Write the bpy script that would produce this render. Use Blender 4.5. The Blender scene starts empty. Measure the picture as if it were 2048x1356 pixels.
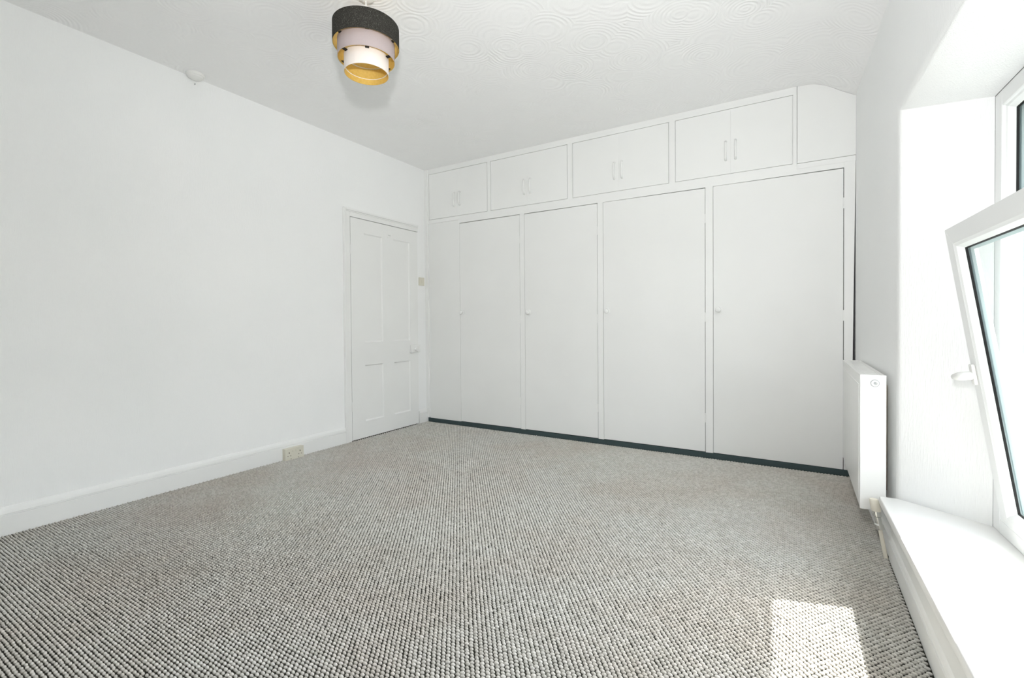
import bpy, bmesh, math, random
from mathutils import Matrix, Vector

random.seed(7)
scene = bpy.context.scene
COL = scene.collection

# ------------------------------------------------------------------ camera
F_PX, YAW, PITCH, ROLL = 937.975, -0.53375725, -0.01292932, -0.00708267
CAM = Vector((3.3203, -3.70336, 1.0140))
fw = Vector((math.sin(YAW) * math.cos(PITCH), math.cos(YAW) * math.cos(PITCH), math.sin(PITCH)))
rt0 = Vector((math.cos(YAW), -math.sin(YAW), 0))
up0 = rt0.cross(fw)
rt = math.cos(ROLL) * rt0 + math.sin(ROLL) * up0
up = -math.sin(ROLL) * rt0 + math.cos(ROLL) * up0
cam_data = bpy.data.cameras.new('camera')
cam_data.sensor_width = 36.0
cam_data.lens = F_PX * 36.0 / 2048.0
cam_data.shift_x = -15.974 / 2048.0
cam_data.shift_y = -19.396 / 2048.0
cam_data.clip_start = 0.02
cam = bpy.data.objects.new('camera', cam_data)
cam.matrix_world = Matrix(((rt.x, up.x, -fw.x, CAM.x), (rt.y, up.y, -fw.y, CAM.y),
                           (rt.z, up.z, -fw.z, CAM.z), (0, 0, 0, 1)))
COL.objects.link(cam)
scene.camera = cam

# ------------------------------------------------------------------ world, sun, flash, exposure
SUN_DIR = Vector((-0.55, -0.215, -1.0)).normalized()      # the way the sunlight travels
world = bpy.data.worlds.new('sky')
scene.world = world
world.use_nodes = True
wn, wl = world.node_tree.nodes, world.node_tree.links
wn.clear()
w_out = wn.new('ShaderNodeOutputWorld')
w_bg = wn.new('ShaderNodeBackground')
w_sky = wn.new('ShaderNodeTexSky')
w_sky.sky_type = 'NISHITA'
w_sky.sun_disc = False
w_sky.sun_elevation = math.asin(-SUN_DIR.z)
w_sky.sun_rotation = math.atan2(-SUN_DIR.x, -SUN_DIR.y)
w_sky.air_density = 1.0
w_sky.dust_density = 3.0
w_hsv = wn.new('ShaderNodeHueSaturation')
w_hsv.inputs['Saturation'].default_value = 0.35
w_bg.inputs['Strength'].default_value = 1.12
wl.new(w_sky.outputs[0], w_hsv.inputs['Color'])
wl.new(w_hsv.outputs[0], w_bg.inputs['Color'])
wl.new(w_bg.outputs[0], w_out.inputs['Surface'])

sun_data = bpy.data.lights.new('sun', 'SUN')
sun_data.energy = 16.5
sun_data.angle = math.radians(0.55)
sun_data.color = (1.0, 0.965, 0.91)
sun = bpy.data.objects.new('sun', sun_data)
sun.rotation_euler = SUN_DIR.to_track_quat('-Z', 'Y').to_euler()
sun.location = (8, 2, 8)
COL.objects.link(sun)

# the photographer's flash, mounted above the camera (it throws the pendant's shadow on the ceiling)
fl_data = bpy.data.lights.new('camera_flash', 'AREA')
fl_data.shape = 'DISK'
fl_data.size = 0.09
fl_data.energy = 14.5
fl = bpy.data.objects.new('camera_flash', fl_data)
fl.location = (3.27, -3.66, 1.43)
fl.rotation_euler = Vector((-0.55, 0.80, 0.22)).to_track_quat('-Z', 'Y').to_euler()
COL.objects.link(fl)

# the same flash's forward beam, aimed at the far end of the room
fb_data = bpy.data.lights.new('flash_beam', 'SPOT')
fb_data.spot_size = math.radians(112)
fb_data.spot_blend = 1.0
fb_data.shadow_soft_size = 0.045
fb_data.energy = 95.0
fb = bpy.data.objects.new('flash_beam', fb_data)
fb.location = (3.27, -3.66, 1.43)
fb.rotation_euler = Vector((-0.40, 0.92, 0.24)).to_track_quat('-Z', 'Y').to_euler()
COL.objects.link(fb)

scene.view_settings.view_transform = 'Standard'
scene.view_settings.look = 'None'
scene.view_settings.gamma = 1.0
scene.view_settings.use_curve_mapping = False
scene.view_settings.exposure = 0.27
scene.cycles.diffuse_bounces = 12
scene.cycles.max_bounces = 16
scene.cycles.transparent_max_bounces = 12

# ------------------------------------------------------------------ materials
MATS = {}


def nodes_of(name, rough=0.5, color=(0.8, 0.8, 0.8), spec=0.3, metallic=0.0):
    m = bpy.data.materials.new(name)
    m.use_nodes = True
    nt = m.node_tree
    b = nt.nodes['Principled BSDF']
    b.inputs['Base Color'].default_value = (*color, 1)
    b.inputs['Roughness'].default_value = rough
    b.inputs['Metallic'].default_value = metallic
    b.inputs['Specular IOR Level'].default_value = spec
    MATS[name] = m
    return m, nt, b


def pos_mapped(nt, scale):
    g = nt.nodes.new('ShaderNodeNewGeometry')
    mp = nt.nodes.new('ShaderNodeMapping')
    mp.inputs['Scale'].default_value = scale
    nt.links.new(g.outputs['Position'], mp.inputs['Vector'])
    return mp.outputs['Vector']


def noise(nt, vec, scale, detail=3.0, rough=0.5):
    n = nt.nodes.new('ShaderNodeTexNoise')
    n.inputs['Scale'].default_value = scale
    n.inputs['Detail'].default_value = detail
    n.inputs['Roughness'].default_value = rough
    nt.links.new(vec, n.inputs['Vector'])
    return n.outputs['Fac']


def ramp(nt, fac, stops):
    r = nt.nodes.new('ShaderNodeValToRGB')
    els = r.color_ramp.elements
    els[0].position, els[0].color = stops[0][0], (*stops[0][1], 1)
    els[1].position, els[1].color = stops[-1][0], (*stops[-1][1], 1)
    for p, c in stops[1:-1]:
        e = els.new(p)
        e.color = (*c, 1)
    nt.links.new(fac, r.inputs['Fac'])
    return r.outputs['Color']


def bump(nt, b, height, strength, dist):
    n = nt.nodes.new('ShaderNodeBump')
    n.inputs['Strength'].default_value = strength
    n.inputs['Distance'].default_value = dist
    nt.links.new(height, n.inputs['Height'])
    nt.links.new(n.outputs['Normal'], b.inputs['Normal'])


# painted, vertically textured wallpaper
def wall_mat(name, c1, c2, strength):
    m, nt, b = nodes_of(name, 0.75, c1, 0.2)
    v = pos_mapped(nt, (230, 230, 26))
    f = noise(nt, v, 1.0, 2.0, 0.6)
    bump(nt, b, f, strength, 0.0022)
    f2 = noise(nt, pos_mapped(nt, (1, 1, 1)), 1.7, 3.0)
    nt.links.new(ramp(nt, f2, [(0.35, c1), (0.7, c2)]), b.inputs['Base Color'])
    return m


wall_mat('wall_paper', (0.88, 0.89, 0.89), (0.90, 0.905, 0.905), 0.55)

# artex ceiling: overlapping comb swirls
m, nt, b = nodes_of('ceiling_artex', 0.8, (0.93, 0.93, 0.93), 0.2)
v = pos_mapped(nt, (1, 1, 1))
vo = nt.nodes.new('ShaderNodeTexVoronoi')
vo.inputs['Scale'].default_value = 4.2
nt.links.new(v, vo.inputs['Vector'])
mu = nt.nodes.new('ShaderNodeMath'); mu.operation = 'MULTIPLY'; mu.inputs[1].default_value = 75.0
nt.links.new(vo.outputs['Distance'], mu.inputs[0])
si = nt.nodes.new('ShaderNodeMath'); si.operation = 'SINE'
nt.links.new(mu.outputs[0], si.inputs[0])
nz = noise(nt, v, 3.0, 4.0, 0.6)
pw = nt.nodes.new('ShaderNodeMath'); pw.operation = 'POWER'; pw.inputs[1].default_value = 3.0
nt.links.new(nz, pw.inputs[0])
mm = nt.nodes.new('ShaderNodeMath'); mm.operation = 'MULTIPLY'
nt.links.new(si.outputs[0], mm.inputs[0]); nt.links.new(pw.outputs[0], mm.inputs[1])
nf = noise(nt, v, 60.0, 3.0, 0.6)
ad = nt.nodes.new('ShaderNodeMath'); ad.operation = 'MULTIPLY_ADD'; ad.inputs[1].default_value = 0.22
nt.links.new(nf, ad.inputs[0]); nt.links.new(mm.outputs[0], ad.inputs[2])
bump(nt, b, ad.outputs[0], 0.45, 0.008)


def paint_mat(name, c, rough, spec=0.35, grain=0.06):
    m, nt, b = nodes_of(name, rough, c, spec)
    f = noise(nt, pos_mapped(nt, (1, 1, 1)), 55.0, 4.0, 0.6)
    bump(nt, b, f, grain, 0.002)
    f2 = noise(nt, pos_mapped(nt, (1, 1, 1)), 2.2, 2.0)
    c2 = tuple(x * 0.97 for x in c)
    nt.links.new(ramp(nt, f2, [(0.3, c), (0.75, c2)]), b.inputs['Base Color'])
    return m


paint_mat('gloss_paint', (0.85, 0.855, 0.845), 0.42)
paint_mat('satin_paint', (0.835, 0.84, 0.83), 0.5)
paint_mat('sill_paint', (0.86, 0.86, 0.85), 0.4)
paint_mat('plinth_paint', (0.055, 0.080, 0.083), 0.6, 0.2)
paint_mat('dark_timber', (0.05, 0.04, 0.03), 0.8, 0.1)
paint_mat('upvc', (0.84, 0.85, 0.85), 0.28, 0.45, 0.01)
paint_mat('gasket', (0.012, 0.013, 0.013), 0.6, 0.3, 0.01)
paint_mat('radiator_enamel', (0.86, 0.86, 0.845), 0.3, 0.45, 0.01)
paint_mat('cream_plastic', (0.69, 0.665, 0.57), 0.4, 0.4, 0.01)
paint_mat('white_plastic', (0.83, 0.83, 0.81), 0.4, 0.4, 0.01)
paint_mat('valve_plastic', (0.80, 0.76, 0.66), 0.45, 0.4, 0.01)
paint_mat('dark_hole', (0.03, 0.026, 0.018), 0.7, 0.2, 0.01)
paint_mat('black_strap', (0.02, 0.018, 0.015), 0.6, 0.2, 0.01)
paint_mat('grey_ring', (0.42, 0.43, 0.44), 0.4, 0.4, 0.01)
paint_mat('spacer_alloy', (0.30, 0.36, 0.37), 0.5, 0.3, 0.01)
paint_mat('render_stone', (0.36, 0.40, 0.41), 0.9, 0.1, 0.5)
paint_mat('ground_slab', (0.28, 0.28, 0.26), 0.9, 0.1, 0.4)
paint_mat('bare_plaster', (0.33, 0.26, 0.18), 0.9, 0.1, 0.3)
paint_mat('fleck', (0.85, 0.84, 0.80), 0.8, 0.1, 0.01)
nodes_of('chrome', 0.22, (0.72, 0.72, 0.70), 0.5, 1.0)

# felted charcoal tweed of the top tier
m, nt, b = nodes_of('tweed', 0.95, (0.045, 0.045, 0.04), 0.1)
f = noise(nt, pos_mapped(nt, (1, 1, 1)), 260.0, 3.0, 0.7)
nt.links.new(ramp(nt, f, [(0.30, (0.020, 0.020, 0.017)), (0.56, (0.043, 0.041, 0.036)), (0.74, (0.16, 0.155, 0.14))]), b.inputs['Base Color'])
bump(nt, b, f, 0.5, 0.002)
# fabric of the lower tiers
for nm, c in (('lilac_fabric', (0.45, 0.385, 0.385)), ('cream_fabric', (0.80, 0.74, 0.70))):
    m, nt, b = nodes_of(nm, 0.9, c, 0.1)
    f = noise(nt, pos_mapped(nt, (400, 400, 900)), 1.0, 2.0)
    bump(nt, b, f, 0.15, 0.001)
    nt.links.new(ramp(nt, f, [(0.3, tuple(x * 0.94 for x in c)), (0.7, c)]), b.inputs['Base Color'])
m, nt, b = nodes_of('gold_lining', 0.42, (0.80, 0.56, 0.15), 0.5, 0.35)
f = noise(nt, pos_mapped(nt, (1, 1, 1)), 90.0, 3.0)
nt.links.new(ramp(nt, f, [(0.3, (0.76, 0.52, 0.13)), (0.7, (0.84, 0.60, 0.18))]), b.inputs['Base Color'])

# carpet: dark woven backing and pale loops
m, nt, b = nodes_of('carpet_backing', 0.95, (0.10, 0.10, 0.09), 0.05)
f = noise(nt, pos_mapped(nt, (1, 1, 1)), 300.0, 2.0)
nt.links.new(ramp(nt, f, [(0.3, (0.036, 0.037, 0.030)), (0.7, (0.072, 0.071, 0.062))]), b.inputs['Base Color'])
m, nt, b = nodes_of('carpet_loop', 0.95, (0.5, 0.49, 0.46), 0.05)
oi = nt.nodes.new('ShaderNodeObjectInfo')
c_r = ramp(nt, oi.outputs['Random'], [(0.0, (0.51, 0.502, 0.465)), (0.5, (0.58, 0.57, 0.535)), (1.0, (0.65, 0.64, 0.605))])
st = noise(nt, pos_mapped(nt, (1, 1, 1)), 1.3, 4.0, 0.65)
c_s = ramp(nt, st, [(0.36, (0.93, 0.885, 0.86)), (0.60, (1.0, 1.0, 1.0))])
mx = nt.nodes.new('ShaderNodeMix'); mx.data_type = 'RGBA'; mx.blend_type = 'MULTIPLY'
mx.inputs[0].default_value = 1.0
nt.links.new(c_r, mx.inputs[6]); nt.links.new(c_s, mx.inputs[7])
nt.links.new(mx.outputs[2], b.inputs['Base Color'])

# glass: clear pane that lets light through and mirrors at a slant
m = bpy.data.materials.new('glass'); m.use_nodes = True
nt = m.node_tree; nt.nodes.clear(); MATS['glass'] = m
o = nt.nodes.new('ShaderNodeOutputMaterial')
tr = nt.nodes.new('ShaderNodeBsdfTransparent'); tr.inputs[0].default_value = (0.90, 0.935, 0.925, 1)
gl = nt.nodes.new('ShaderNodeBsdfGlossy'); gl.inputs['Roughness'].default_value = 0.0
gl.inputs['Color'].default_value = (0.95, 1.0, 0.98, 1)
fr = nt.nodes.new('ShaderNodeFresnel'); fr.inputs['IOR'].default_value = 1.5
mixs = nt.nodes.new('ShaderNodeMixShader')
nt.links.new(fr.outputs[0], mixs.inputs[0]); nt.links.new(tr.outputs[0], mixs.inputs[1]); nt.links.new(gl.outputs[0], mixs.inputs[2])
nt.links.new(mixs.outputs[0], o.inputs['Surface'])


# ------------------------------------------------------------------ mesh helpers
def link(name, mesh, mat, parent=None):
    ob = bpy.data.objects.new(name, mesh)
    if mat is not None:
        mesh.materials.append(MATS[mat])
    COL.objects.link(ob)
    ob.parent = parent
    return ob


def obj(name, bm, mat, parent=None, smooth=False):
    bmesh.ops.recalc_face_normals(bm, faces=bm.faces)
    me = bpy.data.meshes.new(name)
    bm.to_mesh(me)
    bm.free()
    if smooth:
        for p in me.polygons:
            p.use_smooth = True
        me.set_sharp_from_angle(angle=math.radians(38))
    return link(name, me, mat, parent)


def add_hexa(bm, pts, bevel=0.0, seg=1):
    """pts: 8 corners, bottom ring then top ring"""
    vs = [bm.verts.new(p) for p in pts]
    fs = [bm.faces.new([vs[i] for i in q]) for q in
          ((3, 2, 1, 0), (4, 5, 6, 7), (0, 1, 5, 4), (1, 2, 6, 5), (2, 3, 7, 6), (3, 0, 4, 7))]
    if bevel > 0:
        es = list({e for f in fs for e in f.edges})
        bmesh.ops.recalc_face_normals(bm, faces=fs)
        bmesh.ops.bevel(bm, geom=es, offset=bevel, segments=seg, affect='EDGES', profile=0.6)


def add_box(bm, x0, x1, y0, y1, z0, z1, bevel=0.0, seg=1):
    add_hexa(bm, [(x0, y0, z0), (x1, y0, z0), (x1, y1, z0), (x0, y1, z0),
                  (x0, y0, z1), (x1, y0, z1), (x1, y1, z1), (x0, y1, z1)], bevel, seg)


def box(name, x0, x1, y0, y1, z0, z1, mat, parent=None, bevel=0.0, seg=1):
    bm = bmesh.new()
    add_box(bm, x0, x1, y0, y1, z0, z1, bevel, seg)
    return obj(name, bm, mat, parent)


def add_prism(bm, profile, a, b, mapf):
    """profile: closed list of 2D points, swept from a to b; mapf(p, t) -> 3D"""
    r0 = [bm.verts.new(mapf(p, a)) for p in profile]
    r1 = [bm.verts.new(mapf(p, b)) for p in profile]
    n = len(profile)
    for i in range(n):
        j = (i + 1) % n
        bm.faces.new((r0[i], r0[j], r1[j], r1[i]))
    bm.faces.new(list(reversed(r0)))
    bm.faces.new(r1)


def add_lathe(bm, profile, center, axis='Z', seg=32, closed=False):
    """profile: (radius, height) along the axis"""
    c = Vector(center)
    rings = []
    for r, h in profile:
        ring = []
        for i in range(seg):
            a = 2 * math.pi * i / seg
            u, w = r * math.cos(a), r * math.sin(a)
            d = {'Z': (u, w, h), 'X': (h, u, w), 'Y': (u, h, w), '-Y': (u, -h, w)}[axis]
            ring.append(bm.verts.new(c + Vector(d)))
        rings.append(ring)
    m_ = len(rings)
    for k in range(m_ if closed else m_ - 1):
        A, B = rings[k], rings[(k + 1) % m_]
        for i in range(seg):
            j = (i + 1) % seg
            bm.faces.new((A[i], A[j], B[j], B[i]))
    if not closed:
        if profile[0][0] > 1e-6:
            bm.faces.new(list(reversed(rings[0])))
        if profile[-1][0] > 1e-6:
            bm.faces.new(rings[-1])


def add_tube(bm, pts, radii, seg=10, flat=1.0, flat_axis=None):
    pts = [Vector(p) for p in pts]
    if not isinstance(radii, (list, tuple)):
        radii = [radii] * len(pts)
    rings = []
    ref = None
    for i, p in enumerate(pts):
        t = (pts[min(i + 1, len(pts) - 1)] - pts[max(i - 1, 0)]).normalized()
        if ref is None:
            ref = Vector((0, 0, 1)) if abs(t.z) < 0.9 else Vector((1, 0, 0))
        n1 = (ref - t * ref.dot(t)).normalized()
        n2 = t.cross(n1)
        ref = n1
        ring = []
        for k in range(seg):
            a = 2 * math.pi * k / seg
            d = n1 * math.cos(a) * radii[i] + n2 * math.sin(a) * radii[i]
            if flat_axis is not None:
                fa = Vector(flat_axis)
                d -= fa * d.dot(fa) * (1 - flat)
            ring.append(bm.verts.new(p + d))
        rings.append(ring)
    for A, B in zip(rings, rings[1:]):
        for k in range(seg):
            j = (k + 1) % seg
            bm.faces.new((A[k], A[j], B[j], B[k]))
    bm.faces.new(list(reversed(rings[0])))
    bm.faces.new(rings[-1])


def struct(o):
    o['kind'] = 'structure'
    return o


def tag(o, label, cat, group=None):
    o['label'] = label
    o['category'] = cat
    if group:
        o['group'] = group
    return o


def empty(name, loc):
    e = bpy.data.objects.new(name, None)
    e.location = loc
    e.empty_display_size = 0.05
    COL.objects.link(e)
    return e


def adopt(parent):
    """parts were built in world coordinates: keep them there under an empty that stands at the thing's base"""
    for ch in parent.children:
        ch.matrix_parent_inverse = Matrix.Translation(-parent.location)


# ------------------------------------------------------------------ room measures
H = 2.60
Y_NEAR = -4.75          # wall behind the camera
Y_BACK = 0.60           # wall behind the wardrobes


def wx(s):              # face of the window wall, s metres out from the wardrobe fronts
    return 3.645 + 0.033 * s


def W(s, d, z):
    return (wx(s) + d, -s, z)


# ------------------------------------------------------------------ floor and carpet
bm = bmesh.new()
add_box(bm, -0.2, 4.25, Y_NEAR - 0.2, Y_BACK + 0.2, -0.12, -0.0035)
floor = struct(obj('floor', bm, 'carpet_backing'))

PX, PY = 0.0183, 0.0117
verts = []
row = 0
y = -0.022
while y > Y_NEAR + 0.01:
    x = 0.024 + (PX / 2 if row % 2 else 0)
    while x < 3.650:
        verts.append((x + random.gauss(0, 0.0006), y + random.gauss(0, 0.0005), 0.0006))
        x += PX
    y -= PY
    row += 1
me = bpy.data.meshes.new('carpet_pile')
me.from_pydata(verts, [], [])
pile = link('carpet_pile', me, None, floor)
pile['kind'] = 'stuff'
ng = bpy.data.node_groups.new('carpet_loops', 'GeometryNodeTree')
ng.interface.new_socket('Geometry', in_out='INPUT', socket_type='NodeSocketGeometry')
ng.interface.new_socket('Geometry', in_out='OUTPUT', socket_type='NodeSocketGeometry')
gi = ng.nodes.new('NodeGroupInput'); go = ng.nodes.new('NodeGroupOutput')
ico = ng.nodes.new('GeometryNodeMeshIcoSphere'); ico.inputs['Radius'].default_value = 1.0
ico.inputs['Subdivisions'].default_value = 2
tf = ng.nodes.new('GeometryNodeTransform'); tf.inputs['Scale'].default_value = (0.0083, 0.0046, 0.0056)
sm = ng.nodes.new('GeometryNodeSetMaterial'); sm.inputs['Material'].default_value = MATS['carpet_loop']
ss = ng.nodes.new('GeometryNodeSetShadeSmooth')
ip = ng.nodes.new('GeometryNodeInstanceOnPoints')
rs = ng.nodes.new('FunctionNodeRandomValue'); rs.data_type = 'FLOAT'
rs.inputs[2].default_value = 0.90; rs.inputs[3].default_value = 1.08
rr = ng.nodes.new('FunctionNodeRandomValue'); rr.data_type = 'FLOAT_VECTOR'
rr.inputs[0].default_value = (-0.1, -0.2, -0.2); rr.inputs[1].default_value = (0.1, 0.2, 0.2)
L = ng.links.new
L(ico.outputs['Mesh'], tf.inputs['Geometry']); L(tf.outputs[0], ss.inputs[0]); L(ss.outputs[0], sm.inputs['Geometry'])
L(gi.outputs[0], ip.inputs['Points']); L(sm.outputs[0], ip.inputs['Instance'])
L(rs.outputs[1], ip.inputs['Scale']); L(rr.outputs[0], ip.inputs['Rotation'])
L(ip.outputs[0], go.inputs[0])
md = pile.modifiers.new('loops', 'NODES'); md.node_group = ng

# ------------------------------------------------------------------ left wall with the door opening
DY0, DY1, DZ = -0.972, -0.133, 1.950      # door opening
bm = bmesh.new()
add_box(bm, -0.20, 0, Y_NEAR - 0.2, DY0, -0.05, H + 0.1)
add_box(bm, -0.20, 0, DY1, Y_BACK + 0.2, -0.05, H + 0.1)
add_box(bm, -0.20, 0, DY0, DY1, DZ, H + 0.1)
add_box(bm, -0.20, -0.07, DY0, DY1, -0.05, DZ)
struct(obj('wall_left', bm, 'wall_paper'))
struct(box('wall_back', -0.2, 4.3, Y_BACK, Y_BACK + 0.15, -0.05, H + 0.1, 'wall_paper'))
struct(box('wall_near', -0.2, 4.35, Y_NEAR - 0.15, Y_NEAR, -0.05, H + 0.1, 'wall_paper'))

# ------------------------------------------------------------------ ceiling, coved down to the window wall
cove = [(-0.30, 0.138), (-0.262, 0.136), (-0.225, 0.131), (-0.167, 0.106), (-0.120, 0.078), (-0.086, 0.052), (-0.03, 0.018), (0.0, 0.0)]
bm = bmesh.new()
prof = [(None, 0.0)] + cove
for (sA, sB) in ((-Y_BACK, -Y_NEAR),):
    def cp(s):
        low = [(-0.05, -s, H)]
        for dx, dz in cove:
            low.append((wx(s) + dx, -s, 2.462 + dz if dx > -0.29 else H))
        low.append((wx(s) + 0.05, -s, 2.44))
        high = [(wx(s) + 0.05, -s, H + 0.12), (-0.05, -s, H + 0.12)]
        return low + high
    A = [bm.verts.new(p) for p in cp(sA)]
    B = [bm.verts.new(p) for p in cp(sB)]
    n = len(A)
    for i in range(n):
        bm.faces.new((A[i], A[(i + 1) % n], B[(i + 1) % n], B[i]))
    bm.faces.new(list(reversed(A))); bm.faces.new(B)
struct(obj('ceiling', bm, 'ceiling_artex', smooth=True))

# ------------------------------------------------------------------ window wall with splayed reveal
S0, S1 = 1.19, 3.26           # opening on the room face
T0, T1 = 1.38, 3.06           # opening at the frame
ZS, ZL, ZF = 0.232, 1.895, 1.815   # sill bed, lintel on the room face, head at the frame
DF, DO = 0.24, 0.50           # frame plane, outer face
bm = bmesh.new()


def quad(*pts):
    return bm.faces.new([bm.verts.new(p) for p in pts])


ss_ = [-0.62, S0, S1, 4.95]
zz_ = [-0.05, ZS, ZL, H + 0.1]
for i in range(3):
    for k in range(3):
        if i == 1 and k == 1:
            continue
        quad(W(ss_[i], 0, zz_[k]), W(ss_[i + 1], 0, zz_[k]), W(ss_[i + 1], 0, zz_[k + 1]), W(ss_[i], 0, zz_[k + 1]))
fr_ = [(S0, ZS), (S1, ZS), (S1, ZL), (S0, ZL)]
in_ = [(T0, ZS), (T1, ZS), (T1, ZF), (T0, ZF)]
for k in range(4):
    a, c = fr_[k], fr_[(k + 1) % 4]
    a2, c2 = in_[k], in_[(k + 1) % 4]
    quad(W(a[0], 0, a[1]), W(c[0], 0, c[1]), W(c2[0], DF, c2[1]), W(a2[0], DF, a2[1]))
bmesh.ops.remove_doubles(bm, verts=bm.verts, dist=0.0005)
es = []
for e in bm.edges:
    m_ = [v.co for v in e.verts]
    def onfront(c):
        return abs(c.x - wx(-c.y)) < 1e-4 and S0 - 1e-4 <= -c.y <= S1 + 1e-4 and ZS - 1e-4 <= c.z <= ZL + 1e-4
    if onfront(m_[0]) and onfront(m_[1]) and len(e.link_faces) == 2 and max(m_[0].z, m_[1].z) > ZS + 0.01:
        es.append(e)
bmesh.ops.bevel(bm, geom=es, offset=0.018, segments=4, affect='EDGES', profile=0.5)
wall_right = struct(obj('wall_right', bm, 'wall_paper', smooth=True))
# the outer leaf: rendered stone with its own reveal, a sub-surface of the same wall
bm = bmesh.new()
so_ = [-0.62, T0 + 0.03, T1 - 0.03, 4.95]
zo_ = [-3.2, 0.245, ZF - 0.03, 1.98]
for i in range(3):
    for k in range(3):
        if i == 1 and k == 1:
            continue
        quad(W(so_[i], DO, zo_[k]), W(so_[i + 1], DO, zo_[k]), W(so_[i + 1], DO, zo_[k + 1]), W(so_[i], DO, zo_[k + 1]))
oo_ = [(so_[1], zo_[1]), (so_[2], zo_[1]), (so_[2], zo_[2]), (so_[1], zo_[2])]
for k in range(4):
    a, c = oo_[k], oo_[(k + 1) % 4]
    quad(W(a[0], DF + 0.03, a[1]), W(c[0], DF + 0.03, c[1]), W(c[0], DO, c[1]), W(a[0], DO, a[1]))
bmesh.ops.remove_doubles(bm, verts=bm.verts, dist=0.0005)
obj('outer_leaf', bm, 'render_stone', wall_right)
# closing pieces between the two leaves
bm = bmesh.new()
add_hexa(bm, [W(-0.62, 0.01, H), W(4.95, 0.01, H), W(4.95, 0.9, H), W(-0.62, 0.9, H),
              W(-0.62, 0.01, H + .1), W(4.95, 0.01, H + .1), W(4.95, 0.9, H + .1), W(-0.62, 0.9, H + .1)])
add_hexa(bm, [W(-0.62, DO - .02, 1.95), W(4.95, DO - .02, 1.95), W(4.95, DO + .09, 1.95), W(-0.62, DO + .09, 1.95),
              W(-0.62, DO - .02, H), W(4.95, DO - .02, H), W(4.95, DO + .09, 2.05), W(-0.62, DO + .09, 2.05)])
obj('eaves', bm, 'upvc', wall_right)

# apron and skirting below the sill
bm = bmesh.new()
add_hexa(bm, [(3.664, -1.20, 0), (3.666, -3.28, 0), (wx(3.28), -3.28, 0), (wx(1.2), -1.20, 0),
              (3.664, -1.20, ZS), (3.666, -3.28, ZS), (wx(3.28), -3.28, ZS), (wx(1.2), -1.20, ZS)], 0.004)
struct(obj('trim_1', bm, 'gloss_paint'))
skirt = [(0, 0), (0.018, 0), (0.018, 0.096), (0.0085, 0.0975), (0.0085, 0.1025), (0.0175, 0.106), (0.013, 0.122), (0.005, 0.136), (0, 0.138)]
bm = bmesh.new()
add_prism(bm, skirt, 1.20, 3.28, lambda p, s: (3.669 - p[0] * 0.7, -s, p[1] * 0.8))
add_prism(bm, skirt, 0.02, 1.20, lambda p, s: (wx(s) - p[0] * (0.4 + 0.8 * s), -s, p[1] * 0.8))
struct(obj('baseboard_right', bm, 'gloss_paint'))
# left skirting, up to the door and beyond it
bm = bmesh.new()
add_prism(bm, skirt, Y_NEAR, -1.034, lambda p, t: (p[0], t, p[1]))
add_prism(bm, skirt, -0.128, 0.012, lambda p, t: (p[0], t, p[1]))
struct(obj('baseboard_left', bm, 'gloss_paint'))
# skirting behind the camera
bm = bmesh.new()
add_prism(bm, skirt, 0.02, 3.62, lambda p, t: (t, Y_NEAR + p[0], p[1]))
struct(obj('baseboard_near', bm, 'gloss_paint'))
# corner bead where the wardrobes meet the door wall
struct(box('trim_2', 0, 0.042, -0.012, 0.02, 0.045, H, 'gloss_paint', bevel=0.004, seg=2))

# ------------------------------------------------------------------ window sill
bm = bmesh.new()
pf = [(S0 + 0.022, -0.064), (S1 - 0.022, -0.100), (S1 - 0.02, 0.0), (T1, DF + 0.012), (T0, DF + 0.012), (S0 + 0.02, 0.0)]
lo = [bm.verts.new(W(s, d, ZS)) for s, d in pf]
hi = [bm.verts.new(W(s, d, ZS + 0.033)) for s, d in pf]
n = len(pf)
for i in range(n):
    bm.faces.new((lo[i], lo[(i + 1) % n], hi[(i + 1) % n], hi[i]))
bm.faces.new(list(reversed(lo))); bm.faces.new(hi)
bmesh.ops.recalc_face_normals(bm, faces=bm.faces)
bmesh.ops.bevel(bm, geom=[e for e in bm.edges if all(abs(v.co.x - wx(-v.co.y)) > 0.03 and v.co.x < wx(-v.co.y) for v in e.verts)],
                offset=0.007, segments=3, affect='EDGES', profile=0.5)
sill = obj('window_sill', bm, 'sill_paint', smooth=True)
sill['kind'] = 'structure'

# ------------------------------------------------------------------ window_1: frame, transom light, tilted sash
win = empty('window_1', W((T0 + T1) / 2, DF, ZS + 0.033))
struct(win)
ZB = ZS + 0.033                     # top of the sill
ZT0, ZT1 = 1.350, 1.412             # transom
SM0, SM1 = 2.215, 2.290             # mullion
FW = 0.058                          # frame face width


def wbox(bm, s0, s1, d0, d1, z0, z1, bevel=0.003):
    add_hexa(bm, [W(s0, d0, z0), W(s1, d0, z0), W(s1, d1, z0), W(s0, d1, z0),
                  W(s0, d0, z1), W(s1, d0, z1), W(s1, d1, z1), W(s0, d1, z1)], bevel, 1)


def frame_bar(name, s0, s1, z0, z1, mat='upvc', d0=DF, d1=DF + 0.055):
    b_ = bmesh.new()
    wbox(b_, s0, s1, d0, d1, z0, z1)
    return obj(name, b_, mat, win)


frame_bar('frame_jamb', T0, T0 + FW, ZB, ZF)
frame_bar('frame_jamb', T1 - FW, T1, ZB, ZF)
frame_bar('frame_head', T0 + FW, T1 - FW, ZF - FW, ZF)
frame_bar('frame_bottom', T0 + FW, T1 - FW, ZB, ZB + 0.05)
frame_bar('transom', T0 + FW, SM0, ZT0, ZT1)
frame_bar('transom', SM1, T1 - FW, ZT0, ZT1)
frame_bar('mullion', SM0, SM1, ZB + 0.05, ZF - FW)


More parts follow.
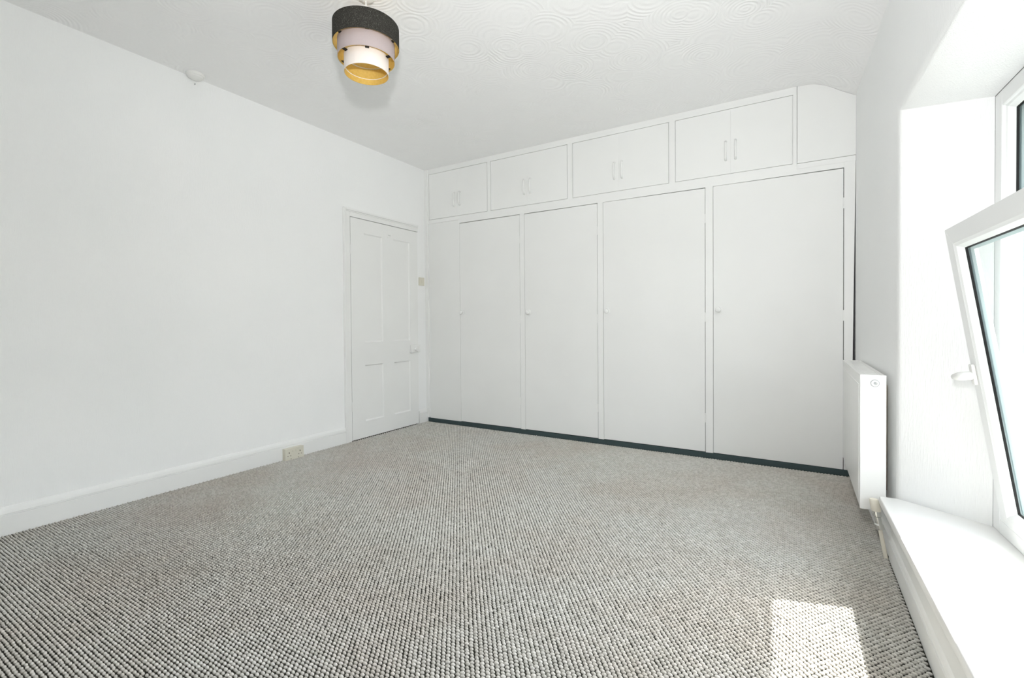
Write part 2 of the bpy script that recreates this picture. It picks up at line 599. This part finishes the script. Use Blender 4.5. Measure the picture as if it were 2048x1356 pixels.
def bead_ring(bm, P, s0, s1, z0, z1, w, dd):
    """sloped glazing bead around an opening; P(s, d, z) maps to the scene; slopes from the face (d=0) back to d=dd"""
    o_ = [(s0, z0), (s1, z0), (s1, z1), (s0, z1)]
    i_ = [(s0 + w, z0 + w), (s1 - w, z0 + w), (s1 - w, z1 - w), (s0 + w, z1 - w)]
    mid = [(a[0] * .55 + b_[0] * .45, a[1] * .55 + b_[1] * .45) for a, b_ in zip(o_, i_)]
    rings = []
    for pts, d in ((o_, 0.0), (mid, dd * 0.2), (i_, dd), (o_, dd + 0.002)):
        rings.append([bm.verts.new(P(s, d, z)) for s, z in pts])
    for A, B in zip(rings, rings[1:] + rings[:1]):
        for k in range(4):
            bm.faces.new((A[k], A[(k + 1) % 4], B[(k + 1) % 4], B[k]))


def light_unit(parent, P, s0, s1, z0, z1, bead=0.022, dd=0.026):
    """bead, black gasket and pane filling an opening"""
    b_ = bmesh.new(); bead_ring(b_, P, s0, s1, z0, z1, bead, dd)
    obj('glazing_bead', b_, 'upvc', parent)
    b_ = bmesh.new()
    g0, g1, h0, h1 = s0 + bead - 0.002, s1 - bead + 0.002, z0 + bead - 0.002, z1 - bead + 0.002
    bead_ring(b_, lambda s, d, z: P(s, d + dd - 0.003, z), g0, g1, h0, h1, 0.0045, 0.006)
    gk = obj('gasket', b_, 'gasket', parent)
    b_ = bmesh.new()
    q = [(g0, h0), (g1, h0), (g1, h1), (g0, h1)]
    lo_ = [b_.verts.new(P(s, dd + 0.004, z)) for s, z in q]
    b_.faces.new(lo_)
    pn = obj('pane', b_, 'glass', parent)
    b_ = bmesh.new()
    bead_ring(b_, lambda s, d, z: P(s, d + dd + 0.006, z), g0 - .004, g1 + .004, h0 - .004, h1 + .004, 0.016, 0.010)
    obj('spacer_bar', b_, 'spacer_alloy', parent)
    return pn


PF = lambda s, d, z: W(s, DF + 0.008 + d, z)
light_unit(win, PF, T0 + FW - 0.004, SM0 + 0.004, ZT1 - 0.004, ZF - FW + 0.004)
light_unit(win, PF, SM1 - 0.004, T1 - FW + 0.004, ZT1 - 0.004, ZF - FW + 0.004)


def make_sash(s0, s1, z0, z1, tilt, d_hinge):
    """bottom-hung sash; tilt = how far the top leans into the room"""
    hh = z1 - z0
    ang = math.asin(tilt / hh)
    ca, sa = math.cos(ang), math.sin(ang)

    def P(s, d, z):
        t = z - z0
        return W(s, d_hinge - t * sa + d * ca, z0 + t * ca + d * sa)

    sash = empty('sash', P((s0 + s1) / 2, 0, z0))
    sw = 0.060
    bars = [('sash_stile', s0, s0 + sw, z0, z1), ('sash_stile', s1 - sw, s1, z0, z1),
            ('sash_rail', s0 + sw, s1 - sw, z0, z0 + sw), ('sash_rail', s0 + sw, s1 - sw, z1 - sw, z1)]
    for nm, a, c, e, f_ in bars:
        # mitred bar: outer edge full length, inner edge shortened
        b_ = bmesh.new()
        if nm == 'sash_stile':
            inner = a if a > (s0 + s1) / 2 else c
            outer = c if a > (s0 + s1) / 2 else a
            pts2 = [(outer, e), (inner, e + sw), (inner, f_ - sw), (outer, f_)]
        else:
            low = e < (z0 + z1) / 2
            oz, iz = (e, f_) if low else (f_, e)
            pts2 = [(s0, oz), (s1, oz), (s1 - sw, iz), (s0 + sw, iz)]
        front = [b_.verts.new(P(s, 0, z)) for s, z in pts2]
        back = [b_.verts.new(P(s, 0.062, z)) for s, z in pts2]
        for k in range(4):
            b_.faces.new((front[k], front[(k + 1) % 4], back[(k + 1) % 4], back[k]))
        b_.faces.new(front); b_.faces.new(list(reversed(back)))
        bmesh.ops.recalc_face_normals(b_, faces=b_.faces)
        bmesh.ops.bevel(b_, geom=list(b_.edges), offset=0.0012, segments=1, affect='EDGES')
        obj(nm, b_, 'upvc', sash)
    light_unit(sash, lambda s, d, z: P(s, d, z), s0 + sw - 0.002, s1 - sw + 0.002, z0 + sw - 0.002, z1 - sw + 0.002, 0.024, 0.026)
    adopt(sash)
    sash.parent = win
    sash.matrix_parent_inverse = Matrix.Translation(-win.location)
    return sash, P


sash1, PS = make_sash(1.447, SM0 + 0.022, ZB + 0.018, 1.352, 0.158, DF + 0.006)
sash2, PS2 = make_sash(SM1 - 0.022, 3.010, ZB + 0.018, 1.352, 0.004, DF - 0.012)
adopt(win)
for s_ in (sash1, sash2):
    s_.matrix_parent_inverse = Matrix.Translation(-win.location)

# handle on the tilted sash stile (a part of the window of its own look)
hz = 0.830
bm = bmesh.new()
add_hexa(bm, [PS(1.462, -0.011, hz - .036), PS(1.492, -0.011, hz - .036), PS(1.492, 0.0, hz - .036), PS(1.462, 0.0, hz - .036),
              PS(1.462, -0.011, hz + .036), PS(1.492, -0.011, hz + .036), PS(1.492, 0.0, hz + .036), PS(1.462, 0.0, hz + .036)], 0.004, 2)
hp = obj('handle_plate', bm, 'cream_plastic', win, smooth=True)
hp.data.materials.clear(); hp.data.materials.append(MATS['white_plastic'])
hp.matrix_parent_inverse = Matrix.Translation(-win.location)
bm = bmesh.new()
add_tube(bm, [PS(1.477, -0.006, hz - .004), PS(1.477, -0.024, hz - .004), PS(1.468, -0.036, hz - .005), PS(1.452, -0.042, hz - .007), PS(1.425, -0.044, hz - .010), PS(1.420, -0.044, hz - .010)],
         [0.015, 0.015, 0.0155, 0.014, 0.0105, 0.006], 12)
hl = obj('window_handle', bm, 'white_plastic', hp, smooth=True)

# outside ground, well below the window
struct(box('ground', 4.6, 45, -25, 25, -3.4, -3.2, 'ground_slab'))

# ------------------------------------------------------------------ door_1 in the left wall
door = struct(empty('door_1', (0, (DY0 + DY1) / 2, 0)))
LY0, LY1, LZ0, LZ1 = -0.9625, -0.139, 0.008, 1.939
XF, XB = 0.014, -0.030
py = [LY0, -0.817, -0.604, -0.467, -0.252, LY1]
pz = [LZ0, 0.153, 0.652, 0.853, 1.820, LZ1]
bm = bmesh.new()
for a, c in ((py[0], py[1]), (py[2], py[3]), (py[4], py[5])):
    add_box(bm, XB, XF, a, c, LZ0, LZ1)
for a, c in ((py[1], py[2]), (py[3], py[4])):
    for e, f_ in ((pz[0], pz[1]), (pz[2], pz[3]), (pz[4], pz[5])):
        add_box(bm, XB, XF, a, c, e, f_)
obj('leaf', bm, 'gloss_paint', door)
for a, c in ((py[1], py[2]), (py[3], py[4])):
    for e, f_ in ((pz[1], pz[2]), (pz[3], pz[4])):
        bm = bmesh.new()
        g = 0.009
        x_in = XF - 0.011
        ring = [[(XF - .001, a, e), (XF - .001, c, e), (XF - .001, c, f_), (XF - .001, a, f_)],
                [(x_in, a + g, e + g), (x_in, c - g, e + g), (x_in, c - g, f_ - g), (x_in, a + g, f_ - g)]]
        R0 = [bm.verts.new(p) for p in ring[0]]; R1 = [bm.verts.new(p) for p in ring[1]]
        R2 = [bm.verts.new((XB + .004, p[1], p[2])) for p in ring[0]]
        for k in range(4):
            j = (k + 1) % 4
            bm.faces.new((R0[k], R0[j], R1[j], R1[k])); bm.faces.new((R2[k], R2[j], R0[j], R0[k]))
        bm.faces.new(R1); bm.faces.new(list(reversed(R2)))
        obj('panel', bm, 'gloss_paint', door)
# rim lock and knob at the right stile
lock = box('rim_lock', XF, XF + 0.026, -0.255, -0.142, 0.727, 0.806, 'gloss_paint', door, 0.004, 2)
bm = bmesh.new()
add_lathe(bm, [(0.012, 0.0), (0.011, 0.018), (0.020, 0.026), (0.026, 0.036), (0.024, 0.048), (0.012, 0.054), (0, 0.055)], (XF + 0.026, -0.208, 0.762), 'X', 20)
obj('knob', bm, 'gloss_paint', lock, smooth=True)
box('lock_keep', 0.0, 0.024, -0.139, -0.116, 0.730, 0.803, 'gloss_paint', door, 0.003)
for hz_ in (0.30, 1.66):
    bm = bmesh.new()
    add_tube(bm, [(XF + .002, LY0 - .003, hz_ - .04), (XF + .002, LY0 - .003, hz_ + .04)], 0.006, 8)
    obj('hinge', bm, 'gloss_paint', door, smooth=True)
bm = bmesh.new()
add_box(bm, XF, XF + .004, -0.545, -0.515, 1.825, 1.862, 0.001)
add_tube(bm, [(XF + .003, -0.53, 1.85), (XF + .022, -0.53, 1.846), (XF + .03, -0.53, 1.834), (XF + .034, -0.53, 1.848)], 0.004, 8)
obj('coat_hook', bm, 'gloss_paint', door, smooth=True)
adopt(door)
# architrave: left leg and head, two steps
arch = struct(empty('trim_3', (0, -1.0, 0)))
for nm, args in (('architrave_leg', (DY0 - 0.062, DY0 + 0.004, 0, DZ + 0.062)), ('architrave_head', (DY0 + 0.004, DY1 + 0.006, DZ - 0.006, DZ + 0.062))):
    a, c, e, f_ = args
    bm = bmesh.new()
    if nm == 'architrave_leg':
        add_box(bm, -0.02, 0.016, a + .018, c, e, f_ - .018, 0.002)
        add_box(bm, 0, 0.024, a, a + .018, e, f_, 0.004, 2)
        add_box(bm, 0, 0.020, a + .018, a + .030, e, f_ - .018, 0.003)
    else:
        add_box(bm, -0.02, 0.016, a, c, e, f_ - .018, 0.002)
        add_box(bm, 0, 0.024, a - .05, c, f_ - .018, f_, 0.004, 2)
        add_box(bm, 0, 0.020, a - .04, c, f_ - .030, f_ - .018, 0.003)
    obj(nm, bm, 'gloss_paint', arch)
adopt(arch)

# ------------------------------------------------------------------ fitted wardrobes along the back
ZD0, ZD1, ZMID = 0.046, 2.004, 2.044
TH = 0.020


def knob_mesh():
    b_ = bmesh.new()
    add_lathe(b_, [(0.024, 0.0), (0.024, 0.004), (0.011, 0.007), (0.010, 0.016), (0.017, 0.022), (0.020, 0.030), (0.017, 0.038), (0.008, 0.042), (0, 0.0425)], (0, 0, 0), '-Y', 24)
    bmesh.ops.recalc_face_normals(b_, faces=b_.faces)
    me_ = bpy.data.meshes.new('door_knob'); b_.to_mesh(me_); b_.free()
    for p in me_.polygons:
        p.use_smooth = True
    me_.set_sharp_from_angle(angle=math.radians(45))
    me_.materials.append(MATS['gloss_paint'])
    return me_


KM = knob_mesh()


def shell(b_, x0, x1, y0, y1, z0, z1, t=0.012):
    """open-fronted cupboard box"""
    add_box(b_, x0, x0 + t, y0, y1, z0, z1)
    add_box(b_, x1 - t, x1, y0, y1, z0, z1)
    add_box(b_, x0 + t, x1 - t, y1 - t, y1, z0, z1)
    add_box(b_, x0 + t, x1 - t, y0, y1 - t, z0, z0 + t)
    add_box(b_, x0 + t, x1 - t, y0, y1 - t, z1 - t, z1)


ward = [  # unit x0, x1, door x0, x1, gap at top left, top right, knob x, knob z, label
    (0.430, 1.160, 0.446, 1.135, 0.0065, 0.0050, 0.474, 1.124, 'narrow white wardrobe with round knob, next to the plain filler panel by the room door'),
    (1.160, 1.912, 1.186, 1.886, 0.0060, 0.0045, 1.228, 1.112, 'white flush-door wardrobe, second along from the panelled room door'),
    (1.912, 2.760, 1.938, 2.732, 0.0020, 0.0060, 1.974, 1.110, 'wide white flush-door wardrobe, third along from the panelled room door'),
    (2.760, 3.624, 2.788, 3.580, 0.0018, 0.0062, 2.826, 1.104, 'wide white wardrobe next to the radiator and window wall'),
]
for i, (x0, x1, d0, d1, gl_, gr_, kx, kz, lab) in enumerate(ward):
    u = tag(empty('fitted_wardrobe', ((x0 + x1) / 2, 0.0, 0)), lab, 'wardrobe', 'fitted wardrobes along the back wall')
    bm = bmesh.new()
    if i < 3:
        add_box(bm, d1 + 0.002, x1, 0, TH, ZD0 - .004, ZMID)
    else:   # last stile, cut out of true so that a dark gap opens against the wall
        add_hexa(bm, [(d1 + .0025, 0, ZD0 - .004), (3.622, 0, ZD0 - .004), (3.622, TH, ZD0 - .004), (d1 + .0025, TH, ZD0 - .004),
                      (d1 + .0025, 0, ZMID), (3.6435, 0, ZMID), (3.6435, TH, ZMID), (d1 + .0025, TH, ZMID)])
    add_box(bm, x0, d0 - 0.002, 0, TH, ZD0 - .004, ZMID)
    add_box(bm, d0 - 0.002, d1 + 0.002, 0, TH, ZD1 + 0.006, ZMID)
    obj('face_frame', bm, 'gloss_paint', u)
    bm = bmesh.new()
    shell(bm, x0 + .001, min(x1, 3.608) - .001, TH + .002, 0.575, 0.0, ZMID - .002)
    obj('carcass', bm, 'dark_timber', u)
    bm = bmesh.new()
    add_hexa(bm, [(d0 + .0005, -.001, ZD0), (d1 - .0015, -.001, ZD0 - (.004 if i == 3 else 0)), (d1 - .0015, TH - .002, ZD0 - (.004 if i == 3 else 0)), (d0 + .0005, TH - .002, ZD0),
                  (d0 + .0005, -.001, ZD1 + .006 - gl_), (d1 - .0010, -.001, ZD1 + .006 - gr_), (d1 - .0010, TH - .002, ZD1 + .006 - gr_), (d0 + .0005, TH - .002, ZD1 + .006 - gl_)], 0.0012)
    dr = obj('door', bm, 'satin_paint', u)
    kn = bpy.data.objects.new('knob', KM)
    COL.objects.link(kn)
    kn.location = (kx, -0.001, kz)
    kn.parent = dr
    for hz_ in (0.30, 1.05, 1.78):
        box('hinge', d1 - .003, d1 + .004, -0.0035, 0.004, hz_ - .035, hz_ + .035, 'gloss_paint', u, 0.001)
    adopt(u)
# plain filler panel beside the door wall
tag(box('filler_panel', 0.042, 0.429, 0.006, 0.026, 0.030, ZMID, 'satin_paint', None, 0.001),
    'plain white filler panel between the room door corner and the first wardrobe', 'panel')
# recessed dark plinth below the doors
tag(box('plinth', 0.004, 3.612, 0.0, 0.001 + 0.016, 0.0, 0.0405, 'plinth_paint', None, 0.001),
    'dark slate painted plinth strip along the carpet under the white wardrobes', 'plinth')


# ------------------------------------------------------------------ overhead cupboards
def pull_mesh():
    b_ = bmesh.new()
    pts = []
    for k in range(9):
        t = k / 8
        pts.append((0, -0.004 - 0.016 * math.sin(math.pi * t) ** 0.6, -0.065 + 0.13 * t))
    add_tube(b_, pts, [0.0085, 0.0085, .0075, .0075, .0075, .0075, .0075, .0085, 0.0085], 8)
    for z in (-0.065, 0.065):
        add_lathe(b_, [(0.009, 0.0), (0.009, 0.007), (0.0, 0.008)], (0, 0, z), '-Y', 10)
    bmesh.ops.recalc_face_normals(b_, faces=b_.faces)
    me_ = bpy.data.meshes.new('bow_handle'); b_.to_mesh(me_); b_.free()
    for p in me_.polygons:
        p.use_smooth = True
    me_.materials.append(MATS['gloss_paint'])
    return me_


PM = pull_mesh()
ZO0, ZO1 = 2.080, 2.550
over = [
    (0.042, 0.798, 0.052, 0.781, 'white overhead cupboard in the corner above the filler panel and first wardrobe'),
    (0.798, 1.640, 0.818, 1.617, 'white overhead cupboard with a pair of bow handles, second from the door wall corner'),
    (1.640, 2.495, 1.664, 2.472, 'white overhead cupboard with a pair of bow handles, third from the door wall corner'),
    (2.495, 3.318, 2.518, 3.296, 'white overhead cupboard with bow handles, beside the curved infill panel'),
]
for (x0, x1, d0, d1, lab) in over:
    u = tag(empty('overhead_cupboard', ((x0 + x1) / 2, 0.0, ZMID)), lab, 'cupboard', 'overhead cupboards above the wardrobes')
    bm = bmesh.new()
    add_box(bm, x0, d0, 0, TH, ZMID, H)
    add_box(bm, d1, x1, 0, TH, ZMID, H)
    add_box(bm, d0, d1, 0, TH, ZMID, ZO0)
    add_box(bm, d0, d1, 0, TH, ZO1, H)
    obj('face_frame', bm, 'gloss_paint', u)
    bm = bmesh.new()
    shell(bm, x0 + .001, x1 - .001, TH + .002, 0.575, ZMID + .001, H - .001)
    obj('carcass', bm, 'dark_timber', u)
    # painted stop bead closing the joint behind the doors
    bm = bmesh.new()
    add_box(bm, d0 - .01, d0 + .012, 0.0135, TH + .001, ZO0 - .01, ZO1 + .01)
    add_box(bm, d1 - .012, d1 + .01, 0.0135, TH + .001, ZO0 - .01, ZO1 + .01)
    add_box(bm, d0 + .012, d1 - .012, 0.0135, TH + .001, ZO0 - .01, ZO0 + .012)
    add_box(bm, d0 + .012, d1 - .012, 0.0135, TH + .001, ZO1 - .012, ZO1 + .01)
    mid = (d0 + d1) / 2
    add_box(bm, mid - .012, mid + .012, 0.0135, TH + .001, ZO0 + .012, ZO1 - .012)
    obj('door_stop', bm, 'gloss_paint', u)
    for k, (a, c) in enumerate(((d0 + .0035, mid - .0002), (mid + .0002, d1 - .0045))):
        bm = bmesh.new()
        add_box(bm, a, c, 0.0015, 0.013, ZO0 + .006, ZO1 - .003)
        dr = obj('door', bm, 'gloss_paint', u)
        hd = bpy.data.objects.new('handle', PM)
        COL.objects.link(hd)
        hd.location = (mid + (-0.033 if k == 0 else 0.032), 0.0015, 2.252)
        hd.parent = dr
    adopt(u)
# infill panel with the curved top under the cove
bm = bmesh.new()
pf = [(3.3213, 2.0828), (3.6445, 2.0828), (3.6445, 2.461)] + [(3.645 + dx, 2.460 + dz) for dx, dz in reversed(cove[2:-1])] + [(3.385, 2.597), (3.3213, H)]
add_prism(bm, pf, 0.003, 0.020, lambda p, t: (p[0], t, p[1]))
ip_ = obj('infill_panel', bm, 'gloss_paint')
tag(ip_, 'white infill panel with a curved top corner under the sloping ceiling', 'panel')
bm = bmesh.new()
add_box(bm, 3.3185, 3.6445, 0.0, 0.020, ZMID + .0005, 2.0785)
obj('bottom_rail', bm, 'gloss_paint', ip_)
bm = bmesh.new()
add_box(bm, 3.3190, 3.640, 0.0205, 0.032, ZMID + .002, 2.455)
add_box(bm, 3.3190, 3.380, 0.0205, 0.032, 2.455, H - .003)
obj('backing', bm, 'gloss_paint', ip_)

# ------------------------------------------------------------------ radiator under the window's far corner
RS0, RS1 = 0.26, 1.165
RX0, RX1 = 3.559, 3.652
RZ0, RZ1 = 0.185, 0.778
rad = tag(empty('radiator', (3.605, -(RS0 + RS1) / 2, RZ0)), 'white panel radiator on the wall between the wardrobe and the window', 'radiator')
bm = bmesh.new()
add_box(bm, RX0, RX0 + 0.012, -RS1 + .004, -RS0 - .004, RZ0 + .004, RZ1 - .010, 0.004, 2)
fp = obj('front_panel', bm, 'radiator_enamel', rad, smooth=True)
bm = bmesh.new()
add_box(bm, RX0 - 0.0025, RX0 + 0.002, -RS1 + .035, -RS0 - .035, RZ0 + .035, RZ1 - .045, 0.0022, 2)
obj('face_pressing', bm, 'radiator_enamel', fp, smooth=True)
box('back_panel', RX1 - 0.012, RX1 - .002, -RS1 + .006, -RS0 - .006, RZ0 + .004, RZ1 - .02, 'radiator_enamel', rad, 0.003)
for s_ in (RS1, RS0):
    a, c = (-RS1, -RS1 + .006) if s_ == RS1 else (-RS0 - .006, -RS0)
    box('side_panel', RX0, RX1, a, c, RZ0, RZ1, 'radiator_enamel', rad, 0.0028, 2)
bm = bmesh.new()
add_box(bm, RX0 + .001, RX0 + .026, -RS1 + .006, -RS0 - .006, RZ1 - .012, RZ1 - .001, 0.003, 2)
add_box(bm, RX1 - .020, RX1 - .002, -RS1 + .006, -RS0 - .006, RZ1 - .012, RZ1 - .001, 0.003, 2)
for k in range(22):
    yy = -RS1 + .02 + k * (RS1 - RS0 - .04) / 21
    add_box(bm, RX0 + .024, RX1 - .018, yy - .012, yy + .012, RZ1 - .010, RZ1 - .003)
obj('top_grille', bm, 'radiator_enamel', rad)
bm = bmesh.new()
add_lathe(bm, [(0.0160, 0.0), (0.0160, 0.0035), (0.0138, 0.0035), (0.0138, 0.0)], (3.612, -RS1, RZ1 - .036), '-Y', 24, closed=True)
pg = obj('end_plug', bm, 'grey_ring', rad, smooth=True)
bm = bmesh.new()
add_lathe(bm, [(0.0136, 0.0), (0.0136, 0.005), (0.0080, 0.0055), (0.0075, 0.0022)], (3.612, -RS1, RZ1 - .036), '-Y', 24)
obj('plug_cap', bm, 'radiator_enamel', pg, smooth=True)
bm = bmesh.new()
add_lathe(bm, [(0.0055, 0.0), (0.0055, 0.0062), (0.0, 0.0066)], (3.612, -RS1, RZ1 - .036), '-Y', 12)
obj('vent_screw', bm, 'grey_ring', pg, smooth=True)
bm = bmesh.new()
add_box(bm, RX1 - .002, 3.6762, -1.00, -0.965, RZ0 + .05, RZ1 - .06)
obj('bracket', bm, 'bare_plaster', rad)
bm = bmesh.new()
add_box(bm, RX1 - .002, 3.6580, -0.45, -0.415, RZ0 + .05, RZ1 - .06)
obj('bracket', bm, 'bare_plaster', rad)
# valve below the near end
vv = Vector((3.607, -RS1 - 0.030, 0.0))
def lean(bm, z0):
    for v_ in bm.verts:
        t = z0 - v_.co.z
        v_.co += Vector((0.17 * t, -0.05 * t, 0))


bm = bmesh.new()
add_tube(bm, [(vv.x, vv.y, -0.002), (vv.x, vv.y, 0.125)], 0.0078, 12)
lean(bm, 0.235)
obj('pipe', bm, 'valve_plastic', rad, smooth=True)
bm = bmesh.new()
add_lathe(bm, [(0.012, 0.120), (0.0165, 0.124), (0.0165, 0.140), (0.0125, 0.144), (0.0125, 0.172), (0.0165, 0.176), (0.0165, 0.196), (0.011, 0.199)], (vv.x, vv.y, 0), 'Z', 16)
lean(bm, 0.235)
add_tube(bm, [(vv.x + .012, vv.y - .002, 0.160), (vv.x + .012, vv.y + .02, 0.218), (vv.x + .012, -RS1 + .004, 0.222)], 0.009, 10)
vb = obj('valve_body', bm, 'chrome', rad, smooth=True)
bm = bmesh.new()
add_lathe(bm, [(0.0170, 0.196), (0.0180, 0.203), (0.0172, 0.236), (0.0155, 0.245), (0.0, 0.247)], (vv.x, vv.y, 0), 'Z', 18)
lean(bm, 0.235)
obj('valve_cap', bm, 'valve_plastic', vb, smooth=True)
adopt(rad)

# ------------------------------------------------------------------ pendant lamp
AX, AY = 1.530, -2.112
lamp = tag(empty('pendant_lamp', (AX, AY, H)), 'three-tier drum pendant shade in charcoal, lilac and cream with gold lining', 'lamp')
bm = bmesh.new()
add_lathe(bm, [(0.046, 0.0), (0.045, -0.008), (0.036, -0.018), (0.020, -0.026), (0.008, -0.030), (0.0, -0.030)], (AX, AY, H), 'Z', 32)
obj('ceiling_rose', bm, 'white_plastic', lamp, smooth=True)
bm = bmesh.new()
add_tube(bm, [(AX, AY, H - 0.028), (AX + .001, AY, H - 0.09), (AX, AY, 2.405)], 0.0034, 8)
obj('cord', bm, 'white_plastic', lamp, smooth=True)
bm = bmesh.new()
add_lathe(bm, [(0.010, 2.415), (0.019, 2.405), (0.0195, 2.370), (0.016, 2.368), (0.016, 2.340), (0.0, 2.340)], (AX, AY, 0), 'Z', 20)
obj('lamp_holder', bm, 'white_plastic', lamp, smooth=True)
tiers = [('top_tier', 0.1535, 2.352, 2.449, 'tweed'), ('middle_tier', 0.1320, 2.286, 2.372, 'lilac_fabric'), ('bottom_tier', 0.1030, 2.220, 2.302, 'cream_fabric')]
for k, (nm, r, z0, z1, mt) in enumerate(tiers):
    bm = bmesh.new()
    add_lathe(bm, [(r - .0012, z0), (r, z0 + .001), (r, z1 - .001), (r - .0012, z1)], (AX, AY, 0), 'Z', 64, closed=True)
    sh = obj(nm, bm, mt, lamp, smooth=True)
    bm = bmesh.new()
    add_lathe(bm, [(r - .0026, z0 + .0004), (r - .0013, z0), (r - .0013, z1), (r - .0026, z1 - .0004)], (AX, AY, 0), 'Z', 64, closed=True)
    obj('lining', bm, 'gold_lining', sh, smooth=True)
    # wire rim at the top of the tier
    bm = bmesh.new()
    add_lathe(bm, [(r - .0050, z1 - .003), (r - .0028, z1 - .0045), (r - .0028, z1 - .001), (r - .0050, z1 - .001)], (AX, AY, 0), 'Z', 48, closed=True)
    obj('rim_wire', bm, 'white_plastic', sh, smooth=True)
    if k < 2:       # black straps that hang the next tier
        r2, zt = tiers[k + 1][1], tiers[k + 1][3]
        for q in range(6):
            a = math.radians(20 + 60 * q)
            ca, sa = math.cos(a), math.sin(a)
            bm = bmesh.new()
            t_ = Vector((-sa, ca, 0)) * 0.009
            p0 = Vector((AX + (r - .004) * ca, AY + (r - .004) * sa, zt - .006))
            p1 = Vector((AX + (r2 + .0005) * ca, AY + (r2 + .0005) * sa, zt - .010))
            dz = Vector((0, 0, 0.0014))
            add_hexa(bm, [p0 - t_ - dz, p0 + t_ - dz, p1 + t_ - dz, p1 - t_ - dz, p0 - t_ + dz, p0 + t_ + dz, p1 + t_ + dz, p1 - t_ + dz])
            obj('strap', bm, 'black_strap', sh)
# spider: three arms from the lamp holder to the top tier's inner ring
for q in range(3):
    a = math.radians(75 + 120 * q)
    bm = bmesh.new()
    add_tube(bm, [(AX + .0185 * math.cos(a), AY + .0185 * math.sin(a), 2.372), (AX + .128 * math.cos(a), AY + .128 * math.sin(a), 2.368)], 0.0016, 6)
    obj('spider_arm', bm, 'white_plastic', lamp, smooth=True)
bm = bmesh.new()
add_lathe(bm, [(0.024, 2.370), (0.019, 2.370), (0.019, 2.374), (0.024, 2.374)], (AX, AY, 0), 'Z', 24, closed=True)
obj('spider_ring', bm, 'white_plastic', lamp, smooth=True)
bm = bmesh.new()
add_lathe(bm, [(0.0995, 2.246), (0.0965, 2.2475), (0.0995, 2.249)], (AX, AY, 0), 'Z', 48, closed=True)
obj('wire_ring', bm, 'white_plastic', lamp, smooth=True)
adopt(lamp)

# ------------------------------------------------------------------ small things on the walls
# double socket on the left skirting
sy, sz = -1.535, 0.046
so = tag(empty('wall_socket', (0.018, sy, 0.002)), 'cream double wall socket mounted on the white skirting left of the door', 'socket')
box('back_box', 0.018, 0.048, sy - .074, sy + .074, sz - .043, sz + .043, 'cream_plastic', so, 0.003, 2)
fpl = box('faceplate', 0.048, 0.057, sy - .076, sy + .076, sz - .0445, sz + .0445, 'cream_plastic', so, 0.003, 2)
for sg in (-1, 1):
    cy = sy + sg * 0.044
    for dy, dz_, w_, h_ in ((0, .011, .0030, .0050), (-.011, -.012, .0030, .0024), (.011, -.012, .0030, .0024)):
        box('pin_slot', 0.0562, 0.0574, cy + dy - w_, cy + dy + w_, sz + dz_ - h_, sz + dz_ + h_, 'dark_hole', fpl)
    box('switch_rocker', 0.056, 0.0605, sy + sg * .013 - .0055, sy + sg * .013 + .0055, sz + .012, sz + .029, 'cream_plastic', fpl, 0.0015)
    bm = bmesh.new()
    add_lathe(bm, [(0.003, 0), (0.003, 0.0008), (0, 0.001)], (0.057, sy + sg * .030, sz - .036), 'X', 10)
    obj('screw', bm, 'dark_hole', fpl)
adopt(so)

# light switch by the door
ls = tag(empty('light_switch', (0, -0.072, 1.40)), 'small yellowed light switch on the strip of wall beside the door', 'switch')
pl = box('switch_plate', 0.0, 0.010, -0.112, -0.032, 1.406, 1.490, 'cream_plastic', ls, 0.003, 2)
box('rocker', 0.010, 0.014, -0.079, -0.065, 1.436, 1.460, 'cream_plastic', pl, 0.0015)
adopt(ls)

# round plastic cap where the ceiling meets the left wall, and a nail below it
cap = tag(empty('ceiling_cap', (0.055, -2.175, H)), 'small round white plastic cap on the ceiling against the left wall', 'cap')
bm = bmesh.new()
add_lathe(bm, [(0.050, 0.0), (0.050, -0.010), (0.046, -0.016)], (0.0525, -2.175, H), 'Z', 32)
obj('cap_base', bm, 'white_plastic', cap, smooth=True)
bm = bmesh.new()
add_lathe(bm, [(0.043, -0.014), (0.040, -0.024), (0.028, -0.032), (0.012, -0.035), (0, -0.0355)], (0.0525, -2.175, H), 'Z', 32)
obj('cap_dome', bm, 'white_plastic', cap, smooth=True)
adopt(cap)
bm = bmesh.new()
add_lathe(bm, [(0.0022, -0.004), (0.0022, 0.010), (0.0042, 0.0105), (0.0042, 0.012), (0.0, 0.0122)], (0.0, -2.158, 2.556), 'X', 10)
tag(obj('picture_nail', bm, 'grey_ring'), 'tiny grey nail in the left wall just below the round ceiling cap', 'nail')

# stray paint flecks on the carpet
spots = [(3.042, -0.895, 0.005), (3.104, -0.768, 0.005), (3.342, -0.310, 0.004), (2.204, -0.983, 0.004), (1.308, -0.020, 0.004)]
names = ['whiter of two tiny paint flecks lying on the carpet, nearer the camera', 'second of two tiny paint flecks on the carpet before the widest wardrobes',
         'tiny pale fleck on the carpet near the foot of the last wardrobe', 'tiny pale fleck on the carpet in front of the third wardrobe',
         'tiny pale fleck on the carpet against the plinth below the second wardrobe']
for (fx, fy, r), lab in zip(spots, names):
    bm = bmesh.new()
    bmesh.ops.create_icosphere(bm, subdivisions=1, radius=r)
    for v_ in bm.verts:
        v_.co = Vector((v_.co.x * random.uniform(.7, 1.2), v_.co.y * random.uniform(.7, 1.2), v_.co.z * 0.5)) + Vector((fx, fy, 0.0066))
    tag(obj('paint_fleck', bm, 'fleck'), lab, 'fleck', 'paint flecks on the carpet')
